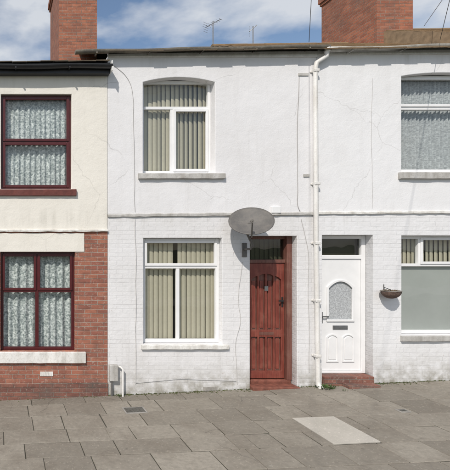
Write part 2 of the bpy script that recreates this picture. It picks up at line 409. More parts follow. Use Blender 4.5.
def chimney(x0,x1,y0,y1,zb,zt,parent,pots=4):
    boxes('chimney_stack',[(x0,x1,y0,y1,zb,zt)],M['chim'],parent,.006)
    boxes('chimney_corbel',[(x0-.03,x1+.03,y0-.03,y1+.03,zt+.001,zt+.075),(x0-.06,x1+.06,y0-.06,y1+.06,zt+.076,zt+.22),(x0-.03,x1+.03,y0-.03,y1+.03,zt+.221,zt+.29)],M['chim'],parent,.005)
    for i in range(pots):
        yy=y0+(y1-y0)*(i+.5)/pots; xx=(x0+x1)/2
        prof=[(.13,0),(.13,.05),(.11,.07),(.105,.42),(.13,.44),(.13,.5),(.1,.5),(.09,.1)]
        v=[];f=[];N=20
        for (r,h) in prof:
            for a in range(N): t=2*math.pi*a/N; v.append((xx+r*math.cos(t),yy+r*math.sin(t),zt+.29+h))
        for k in range(len(prof)-1):
            for a in range(N): f.append((k*N+a,k*N+(a+1)%N,(k+1)*N+(a+1)%N,(k+1)*N+a))
        meshobj('chimney_pot',v,f,M['chim'],parent,smooth=True)
    boxes('flashing',[(x0-.012,x1+.012,y0-.012,y1+.012,zb,zb+.25)],M['metal'],parent,0)

xL=X(107.5); xM=X(317)
ZSTR=Z(214)
# ================================================================ MIDDLE HOUSE
mid=empty('white_terraced_house')
e=.0015
zt=Z(56)
uo=arch(X(143),X(215),Z(173),Z(82),.085)
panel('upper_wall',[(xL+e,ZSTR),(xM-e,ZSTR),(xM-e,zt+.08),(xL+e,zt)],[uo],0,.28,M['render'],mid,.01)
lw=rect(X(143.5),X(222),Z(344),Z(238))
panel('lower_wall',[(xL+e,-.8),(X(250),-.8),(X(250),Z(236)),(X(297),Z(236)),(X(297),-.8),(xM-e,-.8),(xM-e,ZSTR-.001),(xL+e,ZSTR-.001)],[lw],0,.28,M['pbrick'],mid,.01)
def course(name,x0,x1,za,zb,h,proj,mat,parent):
    v=[];f=[];n=40
    for i in range(n+1):
        t=i/n;x=x0+(x1-x0)*t;z=za+(zb-za)*t+random.uniform(-.004,.004); hh=h+random.uniform(-.006,.006)
        p=proj+random.uniform(-.006,.006)
        v+=[(x,.02,z-hh/2),(x,-p,z-hh/2+.008),(x,-p,z+hh/2-.015),(x,.02,z+hh/2+.01)]
    for i in range(n):
        b=i*4
        for k in range(4): f.append((b+k,b+(k+1)%4,b+4+(k+1)%4,b+4+k))
    f+=[(0,1,2,3),(n*4,n*4+3,n*4+2,n*4+1)]
    return meshobj(name,v,f,mat,parent)
course('string_course',xL+e,xM-e,Z(215.5),Z(213.5),.06,.03,M['sillg'],mid)
def window(parent,opening,y,mat,glassm='glass',bars_v=(),bars_h=(),fw=.055,sashes=()):
    x0,x1,z0,z1=opening
    b=[]; frame(b,x0,x1,z0,z1,y,y+.07,fw)
    for (a,za,zb,w) in bars_v: b.append((a-w/2,a+w/2,y+.002,y+.068,za,zb))
    for (c,xa,xb,w) in bars_h: b.append((xa,xb,y+.001,y+.069,c-w/2,c+w/2))
    boxes('window_frame',b,mat,parent,.005)
    s=[]
    for (xa,xb,za,zb) in sashes: frame(s,xa,xb,za,zb,y-.018,y+.03,.045)
    if s: boxes('window_sash',s,mat,parent,.006)
    glass('window_pane',x0+.02,x1-.02,z0+.02,z1-.02,y+.04,parent,glassm)
y=.15
x0,x1=X(143)+.004,X(215)-.004; z0,z1=Z(173)+.004,Z(82)+.075
zb=Z(108,y); xm=X(172,y)
window(mid,(x0,x1,z0,z1),y,M['upvc'],bars_v=[(xm,z0+.055,zb-.025,.055)],bars_h=[(zb,x0+.055,x1-.055,.05)],
  sashes=[(xm+.02,x1-.045,z0+.045,zb-.02)])
slats('blind_slats',x0+.06,x1-.03,z0+.04,z1,y+.13,mid,'blind',ang=24,j=7)
rough_bar('upper_window_sill',X(138),X(224),-.06,.14,Z(179),Z(173.5),M['sillg'],mid)
y=.10
x0,x1=X(143.5)+.004,X(222)-.004; z0,z1=Z(344)+.004,Z(238)-.004
zb=Z(267,y); xm=X(178,y)
window(mid,(x0,x1,z0,z1),y,M['upvc'],bars_v=[(xm,z0+.055,zb-.03,.055)],bars_h=[(zb,x0+.055,x1-.055,.055)],
  sashes=[(x0+.04,x1-.04,zb+.02,z1-.04)],fw=.06)
slats('blind_slats',x0+.05,X(174,.25),z0+.05,z1,y+.13,mid,'blind',ang=15,j=7)
slats('blind_slats',X(179.5,.25),x1-.03,z0+.05,z1,y+.13,mid,'blind',ang=18,j=7)
rough_bar('lower_window_sill',X(141),X(228),-.05,.09,Z(349),Z(344.5),M['sillw'],mid)
# door
y=.2
xd0,xd1=X(250)+.003,X(297)-.003
zthr=Z(379,y); ztop=Z(236)-.003
zd=Z(263,y)
bl=[(xd0,xd0+.07,y-.02,y+.08,zthr,ztop),(xd1-.09,xd1,y-.07,y+.08,zthr,ztop),(xd0+.07,xd1-.09,y-.018,y+.079,zd,zd+.06),(xd0+.07,xd1-.09,y-.018,y+.079,ztop-.05,ztop)]
boxes('door_frame',bl,M['redframe'],mid,.006)
glass('door_fanlight',xd0+.06,xd1-.08,zd+.05,ztop-.04,y+.03,mid,'glassd')
slats('fanlight_blind',xd0+.08,xd1-.05,zd+.05,ztop,y+.15,mid,'blind2',ang=20)
lx0,lx1=xd0+.073,xd1-.093; lz0,lz1=zthr+.01,zd-.005
boxes('door_leaf',[(lx0,lx1,y+.036,y+.07,lz0,lz1)],M['redframe'],mid,0)
W=lx1-lx0
holes=[]
zz1=Z(274,y);zm1=Z(330,y);zm0=Z(337,y);zz0=Z(371,y)
cols=[(.085,.26),(.30,.475),(.525,.70),(.74,.915)]
for k,(a,b_) in enumerate(cols):
    xa,xb=lx0+a*W,lx0+b_*W
    hA=zz1-(.10 if k==0 else .035 if k in(1,3) else 0)
    hB=zz1-(.035 if k in(0,2) else 0 if k==1 else .10)
    holes.append([(xa,zm1),(xb,zm1),(xb,hB),((xa+xb)/2,(hA+hB)/2+.012),(xa,hA)])
    holes.append([(xa,zz0),(xb,zz0),(xb,zm0),(xa,zm0)])
panel('door_stiles_and_rails',rect(lx0+.001,lx1-.001,lz0+.001,lz1-.001),holes,y+.0,.035,M['reddoor'],mid,.005)
for k,(a,b_) in enumerate(cols):
    xa,xb=lx0+a*W+.026,lx0+b_*W-.026
    boxes('door_raised_panel',[(xa,xb,y+.022,y+.0355,zm1+.03,zz1-.12),(xa,xb,y+.022,y+.0355,zz0+.03,zm0-.03)],M['reddoor'],mid,.005)
boxes('door_handle_plate',[(lx1-.055,lx1-.02,y-.008,y-.0005,Z(307,y),Z(297,y))],M['blackp'],mid,.003)
boxes('door_handle',[(lx1-.12,lx1-.03,y-.045,y-.027,Z(301.5,y),Z(300,y)),(lx1-.042,lx1-.03,y-.027,y-.008,Z(301.5,y),Z(300,y))],M['blackp'],mid,.003)
boxes('door_number_plate',[(lx0+W*.45,lx0+W*.55,y-.008,y-.0005,Z(291,y),Z(286,y))],M['metal'],mid,.003)
boxes('letter_plate',[(lx0+W*.30,lx0+W*.70,y-.006,y-.0005,Z(335,y),Z(332,y))],M['redframe'],mid,.003)
boxes('door_step',[(xd0,xd1,-.10,y+.1,-.2,zthr-.06),(xd0+.01,xd1-.01,y-.06,y+.1,zthr-.059,zthr-.001)],M['redstep'],mid,.012)
shell(xL,xM,zt-.08,mid)
roof('roof_tiles',xL,xM,Z(50,-.16)-.05,7.66,-.16,4.0,'tile',mid)
boxes('fascia_board',[(xL,xM,-.03,-.003,zt-.02,zt+.08)],M['wood_w'],mid,.003)
gutter('gutter',X(75,-.1),X(328,-.1),Z(51,-.11),Z(45.5,-.11),-.11,M['gut'],mid)
pv=[(X(327,-.1),-.11,Z(48,-.1)),(X(326.5,-.1),-.11,Z(55)),(X(323),-.09,Z(58)),(X(314),-.07,Z(64)),(X(312.8),-.065,Z(69)),(X(313.5),-.065,Z(230)),(X(315.5),-.065,Z(384))]
tube('downpipe',pv,.038,M['pipe'],mid,res=6)
tube('gutter_outlet',[(X(327,-.1),-.11,Z(46.5,-.1)),(X(327,-.1),-.11,Z(52,-.1))],.05,M['pipe'],mid,res=6)
cl=[]
for v_ in (72,184,243,300,355):
    xx=X(313.2+(v_-70)*.006); cl.append((xx-.045,xx+.045,-.11,-.018,Z(v_+1.5),Z(v_-1.5)))
    cl.append((xx-.065,xx+.065,-.02,.001,Z(v_+1.0),Z(v_-1.0)))
boxes('downpipe_collars',cl,M['pipe'],mid,.012)
tube('downpipe_shoe',[(X(315.5),-.065,Z(380)),(X(315.7),-.07,Z(384)),(X(316.2),-.14,Z(387))],.04,M['pipe'],mid,res=6)
boxes('air_brick',[(X(203),X(217),-.008,.01,Z(391),Z(387))]+[(X(203.8+i*1.7),X(204.6+i*1.7),-.011,-.0075,Z(390.4),Z(387.6)) for i in range(8)],M['stone'],mid,.001)
boxes('pipe_bracket_remains',[(X(298),X(308),-.018,.001,Z(76),Z(73)),(X(303),X(309),-.02,.001,Z(177),Z(174))],M['sillg'],mid,.006)
boxes('junction_box',[(X(270.5),X(279.5),-.045,.001,Z(213.2),Z(206.5))],M['upvc'],mid,.008)
def wcable(name,uv,r,mat,parent=mid,y=-.008,j=.4):
    pts=[]
    for i in range(len(uv)-1):
        (a,b),(c,d)=uv[i],uv[i+1]; n=max(1,int(math.hypot(c-a,d-b)/14))
        for k in range(n):
            t=k/n; pts.append((X(a+(c-a)*t+random.uniform(-j,j)),y,Z(b+(d-b)*t)))
    pts.append((X(uv[-1][0]),y,Z(uv[-1][1])))
    return tube(name,pts,r,mat,parent,True,2)
wcable('wall_cable',[(110,62),(128,80),(133,100),(135,212)],.003,M['cable'])
wcable('wall_cable',[(135,219),(136,300),(135.5,384)],.005,M['cablew'],j=.5)
wcable('wall_cable',[(299,77),(297,130),(297.5,206),(300,212)],.004,M['cable'],j=.25)
wcable('wall_cable',[(301,219),(308,255),(309,372)],.004,M['cablew'],j=.7)
wcable('wall_cable',[(243,262),(238,290),(240,320),(236,343),(237,384)],.004,M['cablew'],j=.8)
wcable('wall_cable',[(136,383),(180,379),(236,381)],.004,M['cablew'],j=.3)
# ================================================================ LEFT HOUSE
left=empty('red_brick_terraced_house')
xLL=X(107.5)-3.75
ztl=Z(74)
uo=rect(X(1),X(71.5),Z(189),Z(94))
ZS2=Z(231)
panel('upper_wall',[(xLL+e,ZS2),(xL-e,ZS2),(xL-e,ztl),(xLL+e,ztl)],[uo,rect(-1.6,-.75,Z(189),Z(94))],-.01,.29,M['cream'],left,.01)
lo=rect(X(0.5),X(75),Z(351),Z(252))
panel('lower_wall',[(xLL+e,-.8),(-1.65,-.8),(-1.65,Z(252)),(-.75,Z(252)),(-.75,-.8),(xL-e,-.8),(xL-e,ZS2-.001),(xLL+e,ZS2-.001)],[lo],-.01,.29,M['brick'],left)
course('string_course',xLL+e,xL-e,Z(231),Z(230.5),.05,.05,M['sillw'],left)
boxes('window_lintel',[(X(-8),X(84),-.022,-.0,Z(251.8),Z(233))],M['cream'],left,.004)
meshobj('brick_plinth',[(xLL+e,-.035,-.8),(xL-e,-.035,-.8),(xL-e,-.035,Z(382)),(xLL+e,-.035,Z(386)),(xLL+e,-.005,-.8),(xL-e,-.005,-.8),(xL-e,-.005,Z(382)),(xLL+e,-.005,Z(386))],BF,M['brickd'],left,bevel=.004)
rough_bar('upper_window_sill',X(-3),X(76),-.06,.06,Z(196),Z(189.5),M['sill_red'],left,.002)
rough_bar('lower_window_sill',X(-6),X(85),-.07,.06,Z(362.5),Z(351.5),M['sillw'],left,.005)
y=.07
x0,x1=X(1)+.003,X(71.5)-.003; z0,z1=Z(189)+.003,Z(94)-.003
zb=Z(142,y)
window(left,(x0,x1,z0,z1),y,M['burg'],bars_h=[(zb,x0+.05,x1-.05,.05)],sashes=[(x0+.03,x1-.03,z0+.03,zb-.01),(x0+.03,x1-.03,zb+.012,z1-.03)],fw=.05)
curtain('net_curtain',x0+.04,x1-.04,z0+.03,z1,y+.12,left,'lace')
x0,x1=X(.5)+.003,X(75)-.003; z0,z1=Z(351)+.003,Z(252)-.003
zb=Z(291,y); xm=X(37,y)
window(left,(x0,x1,z0,z1),y,M['burg'],bars_v=[(xm,z0+.05,z1-.05,.06)],bars_h=[(zb,x0+.051,xm-.031,.045),(zb,xm+.031,x1-.051,.045)],
 sashes=[(x0+.03,xm-.01,zb+.01,z1-.03),(xm+.01,x1-.03,zb+.01,z1-.03)],fw=.05)
curtain('net_curtain',x0+.04,xm,z0+.03,z1,y+.12,left,'lace',.025,.13)
curtain('net_curtain',xm,x1-.04,z0+.03,z1,y+.12,left,'lace',.025,.13)
window(left,(-1.597,-.753,Z(189)+.003,Z(94)-.003),y,M['burg'],sashes=[(-1.56,-.79,Z(189)+.04,Z(94)-.04)])
curtain('net_curtain',-1.55,-.8,Z(189),Z(94),y+.12,left,'lace')
boxes('door_frame',[(-1.647,-1.58,.1,.18,-.05,Z(252)-.003),(-.82,-.753,.1,.18,-.05,Z(252)-.003),(-1.58,-.82,.101,.179,Z(252)-.07,Z(252)-.003)],M['burg'],left)
boxes('door_leaf',[(-1.578,-.822,.13,.17,-.05,Z(252)-.073)],M['burg'],left)
boxes('door_panels',[(-1.47,-1.24,.115,.129,.2,.85),(-1.16,-.93,.115,.129,.2,.85),(-1.47,-1.24,.115,.129,1.05,1.95),(-1.16,-.93,.115,.129,1.05,1.95)],M['burg'],left,.008)
boxes('door_step',[(-1.64,-.76,-.15,.2,-.4,-.06)],M['stone'],left,.01)
shell(xLL,xL,ztl-.02,left)
roof('roof_tiles',xLL,xL,Z(65,-.16),7.25,-.16,4.0,'tile',left)
boxes('fascia_board',[(xLL,xL+.01,-.15,-.012,Z(76.5),Z(66))],M['black'],left,.004)
gutter('gutter',xLL,X(112,-.2),Z(66,-.21),Z(64.5,-.21),-.212,M['black'],left,.062)
boxes('fascia_end_cap',[(xL+.011,xL+.03,-.26,-.012,Z(76),Z(66))],M['wood_w'],left,.004)
boxes('air_brick',[(X(40),X(53),-.02,-.009,Z(376),Z(371.5))]+[(X(41+i*1.6),X(41.9+i*1.6),-.023,-.0195,Z(375.4),Z(372)) for i in range(7)],M['sillw'],left,.001)
chimney(X(59,3.0),X(97,3.0),3.0,4.9,6.6,9.15,left,4)
# ================================================================ RIGHT HOUSE
right=empty('white_terraced_house')
xR=xM+3.68
ztr=Z(54)
uo=arch(X(401.5),X(401.5)+1.42,Z(172),Z(76),.06)
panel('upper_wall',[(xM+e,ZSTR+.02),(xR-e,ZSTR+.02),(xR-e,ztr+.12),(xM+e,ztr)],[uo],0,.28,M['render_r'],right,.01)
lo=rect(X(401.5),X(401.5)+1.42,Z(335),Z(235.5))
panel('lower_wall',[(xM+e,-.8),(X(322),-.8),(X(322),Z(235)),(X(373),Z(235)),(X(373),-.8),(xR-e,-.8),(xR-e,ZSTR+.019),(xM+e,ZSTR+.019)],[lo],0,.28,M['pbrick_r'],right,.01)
course('string_course',xM+e,xR-e,Z(213),Z(211.5),.055,.03,M['sillw'],right)
y=.12
x0,x1=X(401.5)+.003,X(401.5)+1.417
z0,z1=Z(172)+.003,Z(76)+.05
zb=Z(108,y)
window(right,(x0,x1,z0,z1),y,M['upvc'],bars_h=[(zb,x0+.055,x1-.055,.06)],sashes=[(x0+.035,x1-.035,zb+.02,z1-.03)],fw=.06)
curtain('net_curtain',x0+.04,x1-.04,z0,z1,y+.13,right,'lace2',.02,.07)
rough_bar('upper_window_sill',X(398),X(401.5)+1.5,-.06,.11,Z(179),Z(172.5),M['sillg'],right)
z0,z1=Z(335)+.003,Z(235.5)-.003
zb=Z(265,y); xm=X(420,y)
window(right,(x0,x1,z0,z1),y,M['upvc'],bars_h=[(zb,x0+.055,x1-.055,.05)],bars_v=[(xm-.01,zb+.025,z1-.055,.04)],sashes=[(xm,x1-.035,zb+.015,z1-.03)],fw=.055)
boxes('privacy_film',[(x0+.05,x1-.05,y+.06,y+.065,z0+.05,zb)],M['frost'],right,0)
slats('blind_slats',x0+.05,x1-.03,zb,z1,y+.16,right,'blind',ang=20)
rough_bar('lower_window_sill',X(400),X(401.5)+1.5,-.05,.11,Z(341),Z(335.5),M['sillg'],right)
# white door
y=.18
xd0,xd1=X(322)+.003,X(373)-.003
zthr=Z(373,y); ztop=Z(235)-.003; zd=Z(259,y)
boxes('door_frame',[(xd0,xd0+.08,y-.02,y+.06,zthr,ztop),(xd1-.07,xd1,y-.02,y+.06,zthr,ztop),(xd0+.08,xd1-.07,y-.018,y+.059,zd,zd+.07),(xd0+.08,xd1-.07,y-.018,y+.059,ztop-.06,ztop),(xd0+.08,xd1-.07,y-.03,y+.059,zthr,zthr+.04)],M['upvc'],right,.006)
glass('door_fanlight',xd0+.07,xd1-.06,zd+.06,ztop-.05,y+.03,right,'glassd')
boxes('fanlight_backing',[(xd0+.07,xd1-.06,y+.12,y+.13,zd,ztop)],M['room'],right,0)
lx0,lx1,lz0,lz1=xd0+.083,xd1-.073,zthr+.043,zd-.003
W=lx1-lx0
def loop(cx,hw,za,zb_,rise): return arch(cx-hw,cx+hw,za,zb_-rise,rise,18)
cx=(lx0+lx1)/2
gl=loop(cx,W*.30,Z(320,y),Z(281,y),.12)
pl=[arch(lx0+W*.16,lx0+W*.45,Z(362,y),Z(337,y),.05),arch(lx0+W*.55,lx0+W*.84,Z(362,y),Z(337,y),.05)]
panel('door_leaf',rect(lx0,lx1,lz0,lz1),[gl],y+.005,.04,M['upvc'],right,.003)
def inset(pts,k):
    cxx=sum(p[0] for p in pts)/len(pts); zs=[p[1] for p in pts]; czz=(min(zs)+max(zs))/2
    hx=max(p[0] for p in pts)-cxx; hz=max(zs)-czz
    return [(cxx+(p[0]-cxx)*(hx-k)/hx,czz+(p[1]-czz)*(hz-k)/hz) for p in pts]
panel('door_glazing_bead',inset(gl,-.028),[inset(gl,.010)],y-.018,.0225,M['upvc'],right,.006)
panel('door_glass',inset(gl,-.002),[],y+.02,.004,M['lace2'],right,0)
for p in pl:
    panel('door_moulding',inset(p,-.002),[inset(p,.02)],y-.010,.0145,M['upvc'],right,.005)
    panel('door_raised_field',inset(p,.04),[],y-.007,.0115,M['upvc'],right,.005)
boxes('letter_plate',[(cx-.13,cx+.13,y-.008,y+.0045,Z(329.5,y),Z(325.5,y))],M['metal'],right,.003)
boxes('letter_plate_flap',[(cx-.11,cx+.11,y-.012,y-.0085,Z(328.8,y),Z(326.2,y))],M['metal'],right,.002)
boxes('door_handle',[(lx0+.02,lx0+.05,y-.006,y+.0045,Z(323,y),Z(312,y)),(lx0+.025,lx0+.13,y-.05,y-.035,Z(317,y),Z(315.7,y)),(lx0+.028,lx0+.042,y-.035,y-.006,Z(317,y),Z(315.7,y))],M['metal'],right,.003)
boxes('door_step',[(xd0+.01,xd1-.01,-.05,y+.1,0,zthr-.002)],M['brickd'],right,.012)
boxes('door_step_tread',[(X(340),X(371),-.22,-.052,.0,Z(382))],M['brickd'],right,.012)
shell(xM,xR,ztr-.06,right)
roof('roof_tiles',xM+.01,xR,Z(48,-.16)-.04,7.82,-.16,4.0,'tile_o',right)
boxes('fascia_board',[(xM+.001,xR,-.03,-.003,ztr-.01,ztr+.12)],M['wood_w'],right,.003)
gutter('gutter',X(329,-.1),xR,Z(49,-.11),Z(41.2,-.11),-.11,M['gutw'],right,.056)
chimney(X(377,3.0),X(413,3.0),3.0,4.9,6.8,9.3,right,4)
wcable('wall_cable',[(372,78),(371,130),(372,208)],.0025,M['cablew'],right)
# =============================================== neighbours beyond the frame
def simple_house(x0,x1,wallm,lowm,zt,zr,tile,name):
    h=empty(name); w=x1-x0
    zs=Z(213)
    u1=rect(x0+.5,x0+1.7,2.95+1.0,zt-.45)
    l1=rect(x0+.45,x0+1.75,G(x0)+.85,G(x0)+2.55); xd=x1-1.25
    panel('upper_wall',[(x0+e,zs),(x1-e,zs),(x1-e,zt),(x0+e,zt)],[u1],0,.28,wallm,h)
    zdh=G(x0)+2.55
    panel('lower_wall',[(x0+e,-1.2),(xd,-1.2),(xd,zdh),(xd+.88,zdh),(xd+.88,-1.2),(x1-e,-1.2),(x1-e,zs-.001),(x0+e,zs-.001)],[l1],0,.28,lowm,h)
    course('string_course',x0+e,x1-e,zs,zs,.06,.035,M['sillw'],h)
    for r_ in (u1,l1):
        a,b_,c,d=r_[0][0]+.003,r_[1][0]-.003,r_[0][1]+.003,r_[2][1]-.003
        zb=d-.35; window(h,(a,b_,c,d),.12,M['upvc'],bars_h=[(zb,a+.055,b_-.055,.05)],bars_v=[((a+b_)/2,c+.055,zb-.025,.05)])
        curtain('net_curtain',a+.04,b_-.04,c,d,.25,h,'lace2')
        boxes('window_sill',[(a-.08,b_+.08,-.06,.11,c-.11,c-.005)],M['sillg'],h,.01)
    g=G(xd)
    boxes('door_frame',[(xd+.003,xd+.07,.15,.22,g,zdh-.003),(xd+.81,xd+.877,.15,.22,g,zdh-.003),(xd+.07,xd+.81,.151,.219,zdh-.07,zdh-.003),(xd+.07,xd+.81,.151,.219,zdh-.5,zdh-.43)],M['upvc'],h)
    glass('door_fanlight',xd+.07,xd+.81,zdh-.44,zdh-.06,.19,h,'glassd')
    boxes('door_leaf',[(xd+.073,xd+.807,.17,.21,g+.1,zdh-.503)],M['upvc'],h)
    boxes('door_panels',[(xd+.16,xd+.4,.158,.1695,g+.3,g+.85),(xd+.48,xd+.72,.158,.1695,g+.3,g+.85),(xd+.16,xd+.4,.158,.1695,g+1.05,g+1.85),(xd+.48,xd+.72,.158,.1695,g+1.05,g+1.85)],M['upvc'],h,.006)
    boxes('door_step',[(xd+.01,xd+.87,-.12,.25,g-.4,g+.098)],M['stone'],h,.01)
    shell(x0,x1,zt-.05,h); roof('roof_tiles',x0,x1,zt+.02,zr,-.16,4.0,tile,h)
    gutter('gutter',x0+.01,x1,zt+.03,zt+.04,-.11,M['gut'],h)
    boxes('fascia_board',[(x0+.001,x1-.001,-.03,-.003,zt-.05,zt+.04)],M['wood_w'],h,.003)
    return h
nb=simple_house(xR,xR+3.7,M['render_r'],M['brick'],6.2,8.20,'tile_o','red_brick_terraced_house')
# mortared verge closing the step between the two roofs
vg=[(-.17,6.0),(-.17,6.26),(4.0,8.21),(8.17,6.26),(8.17,6.0),(4.0,7.6)]
meshobj('roof_verge',[(xR-.05,a,b) for a,b in vg]+[(xR-.004,a,b) for a,b in vg],[(0,1,2,5),(2,3,4,5),(6,11,8,7),(8,11,10,9)]+[(i,(i+1)%6,6+(i+1)%6,6+i) for i in range(6)],M['verge'],nb)
simple_house(xLL-3.7,xLL,M['brick'],M['brick'],5.5,7.2,'tile','red_brick_terraced_house')
# ================================================================ OBJECTS
dish=empty('satellite_dish')
dc=Vector((X(251,-.38),-.38,Z(222,-.38)))
n=Vector((-.30,-.62,.68)).normalized()
rt=n.cross(Vector((0,0,1))).normalized(); up=rt.cross(n).normalized()
v=[];f=[];R=8;N=40
for side,off in ((0,0),(1,-.012)):
    for i in range(R+1):
        r=i/R
        for a in range(N):
            t=2*math.pi*a/N
            p=dc+rt*(.335*r*math.cos(t))+up*(.325*r*math.sin(t))+n*(.085*r*r-.05+off)
            v.append(tuple(p))
    b=side*(R+1)*N
    for i in range(R):
        for a in range(N):
            f.append((b+i*N+a,b+i*N+(a+1)%N,b+(i+1)*N+(a+1)%N,b+(i+1)*N+a))
b=(R+1)*N
for a in range(N): f.append((R*N+a,R*N+(a+1)%N,b+R*N+(a+1)%N,b+R*N+a))
meshobj('dish_reflector',v,f,M['dish'],dish,smooth=True)
back=dc-n*.065
wallp=Vector((X(244),-.0,Z(249)))
mast=[wallp+Vector((0,-.005,0)),wallp+Vector((0,-.20,0)),wallp+Vector((.02,-.24,.06)),Vector((X(246,-.25),-.26,Z(232,-.25))),back]
tube('dish_mast',[tuple(p) for p in mast],.02,M['dish'],dish,res=5)
boxes('wall_plate',[(X(242),X(246.5),-.02,.0,Z(257),Z(243))],M['dish'],dish,.004)
boxes('dish_back_bracket',[(back.x-.04,back.x+.04,back.y-.0,back.y+.05,back.z-.05,back.z+.04)],M['dish'],dish,.01)
foc=dc+n*.30-up*.30
low=dc-up*.30
tube('lnb_arm',[tuple(back),tuple(low-n*.03-up*.03),tuple(foc)],.010,M['dish'],dish)
tube('lnb_head',[tuple(foc),tuple(foc+(dc-foc).normalized()*.10)],.026,M['dish'],dish,res=5)
hb=empty('hanging_basket')
bx,by,bz=X(391,-.15),-.15,Z(291,-.15)
tube('basket_bracket',[(bx,-.003,bz+.10),(bx,-.003,bz-.04)],.006,M['blackp'],hb)
tube('basket_hoop',[(bx,-.003,bz+.05),(bx,by,bz+.02)],.005,M['blackp'],hb)
v=[];f=[];N=28;R=7
for i in range(R+1):
    ph=i/R*math.pi/2
    for a in range(N):
        t=2*math.pi*a/N; rr=.145*math.sin(ph)*(1+.03*math.sin(a*2.3))
        v.append((bx+rr*math.cos(t),by+rr*math.sin(t)*.9,bz-.13*math.cos(ph)))
for i in range(R):
    for a in range(N): f.append((i*N+a,i*N+(a+1)%N,(i+1)*N+(a+1)%N,(i+1)*N+a))
f.append(tuple(R*N+a for a in range(N)))
meshobj('basket_bowl',v,f,M['terr'],hb)
tube('basket_rim',[(bx+.15*math.cos(2*math.pi*a/20),by+.135*math.sin(2*math.pi*a/20),bz+.003) for a in range(21)],.006,M['stone'],hb)
def leaves(name,c,rad,count,ln,mat,parent,flat=.5):
    v=[];f=[]
    for i in range(count):
        a=random.uniform(0,6.28); r=rad*math.sqrt(random.random()); el=random.uniform(.3,1.4)
        p=Vector((c[0]+r*math.cos(a),c[1]+r*math.sin(a)*.8,c[2])); d=Vector((math.cos(a)*math.cos(el),math.sin(a)*math.cos(el),math.sin(el)))
        l=ln*random.uniform(.4,1); s=d.cross(Vector((0,0,1))).normalized()*l*.13
        k=len(v); m_=p+d*l*.5; tip=p+d*l+Vector((0,0,-l*.2))
        v+=[tuple(p),tuple(m_+s),tuple(tip),tuple(m_-s)]; f.append((k,k+1,k+2,k+3))
    return meshobj(name,v,f,M[mat],parent)
leaves('dried_plants',(bx,by,bz-.01),.12,110,.055,'dryp',hb)
for (u,yy,r,c,l) in ((325,-.12,.1,90,.10),(321,-.08,.06,50,.08),(331,-.06,.06,40,.06),(119,-.06,.06,30,.06),(345,-.3,.04,14,.04),(300,-.04,.04,20,.05),(380,-.04,.05,20,.04)):
    x=X(u,yy); leaves('weeds',(x,yy,G(x)-.005),r,c,l,'weed',None)
sb=empty('utility_riser')
gx=X(118)
tube('riser_pipe',[(X(123,-.1),-.09,G(gx)-.02),(X(123,-.1),-.09,Z(368)),(X(121,-.1),-.07,Z(366)),(X(117),-.03,Z(366))],.018,M['pipe'],sb,res=5)
boxes('riser_box',[(X(108.5),X(117),-.09,-.001,Z(380),Z(364))],M['sillg'],sb,.01)
tube('grey_pipe',[(X(112,-.05),-.045,Z(380)),(X(112,-.05),-.045,G(gx)-.02)],.02,M['metal'],sb,res=5)
def aerial(u,vb,vt,size,ne=8,el=.17,dirv=(.55,-.8,.12)):
    a=empty('tv_aerial'); yy=4.05
    x=X(u,yy); zb=Z(vb,yy)-.6; z1=Z(vt,yy)
    tube('mast',[(x,yy,zb),(x,yy,z1)],.014,M['metal'],a)
    d=Vector(dirv).normalized(); s=d.cross(Vector((0,0,1))).normalized()
    c=Vector((x,yy,z1-.06))
    tube('boom',[tuple(c-d*size*.5),tuple(c+d*size*.5)],.008,M['metal'],a)
    for k in range(ne):
        p=c+d*size*(k/(ne-1)-.5); l=el-.008*k
        tube('element',[tuple(p-s*l),tuple(p+s*l)],.003,M['metal'],a,res=1)
    p=c-d*size*.5; z_=Vector((0,0,1))
    for q in (-.12,-.06,.06,.12): tube('reflector',[tuple(p+z_*q-s*el*.7),tuple(p+z_*q+s*el*.7)],.003,M['metal'],a,res=1)
aerial(213,42,21,.42,7,.13); aerial(253,42,26,.22,3,.05,(.9,-.3,.8))
tp=empty('telegraph_pole')
px,py=-2.6,-12.0
v=[];f=[];N=16
for z,r in ((-.6,.15),(9.0,.11)):
    for a in range(N): v.append((px+r*math.cos(6.283*a/N),py+r*math.sin(6.283*a/N),z))
for a in range(N): f.append((a,(a+1)%N,N+(a+1)%N,N+a))
f.append(tuple(range(N,2*N)))
meshobj('pole',v,f,wood_mat('pole_wood',(.16,.11,.07),.8),tp,smooth=True)
boxes('cross_arm',[(px-.5,px+.5,py-.05,py+.05,8.5,8.6)],M['dark'],tp)
def wire(u,v0,y0,k):
    a=Vector((X(u,y0),y0,Z(v0,y0))); b=Vector((px+k,py,8.62)); pts=[]
    for i in range(25):
        t=i/24; p=a.lerp(b,t); p.z-=.25*4*t*(1-t); pts.append(tuple(p))
    tube('telephone_wire',pts,.004,M['blackp'],tp,res=1)
wire(309,42,-.03,.3); wire(440,40,-.03,.45)
tube('telephone_wire',[(X(424,3),3,Z(26,3)),(X(470,-1),-1,Z(-40,-1))],.005,M['blackp'],tp,res=1)
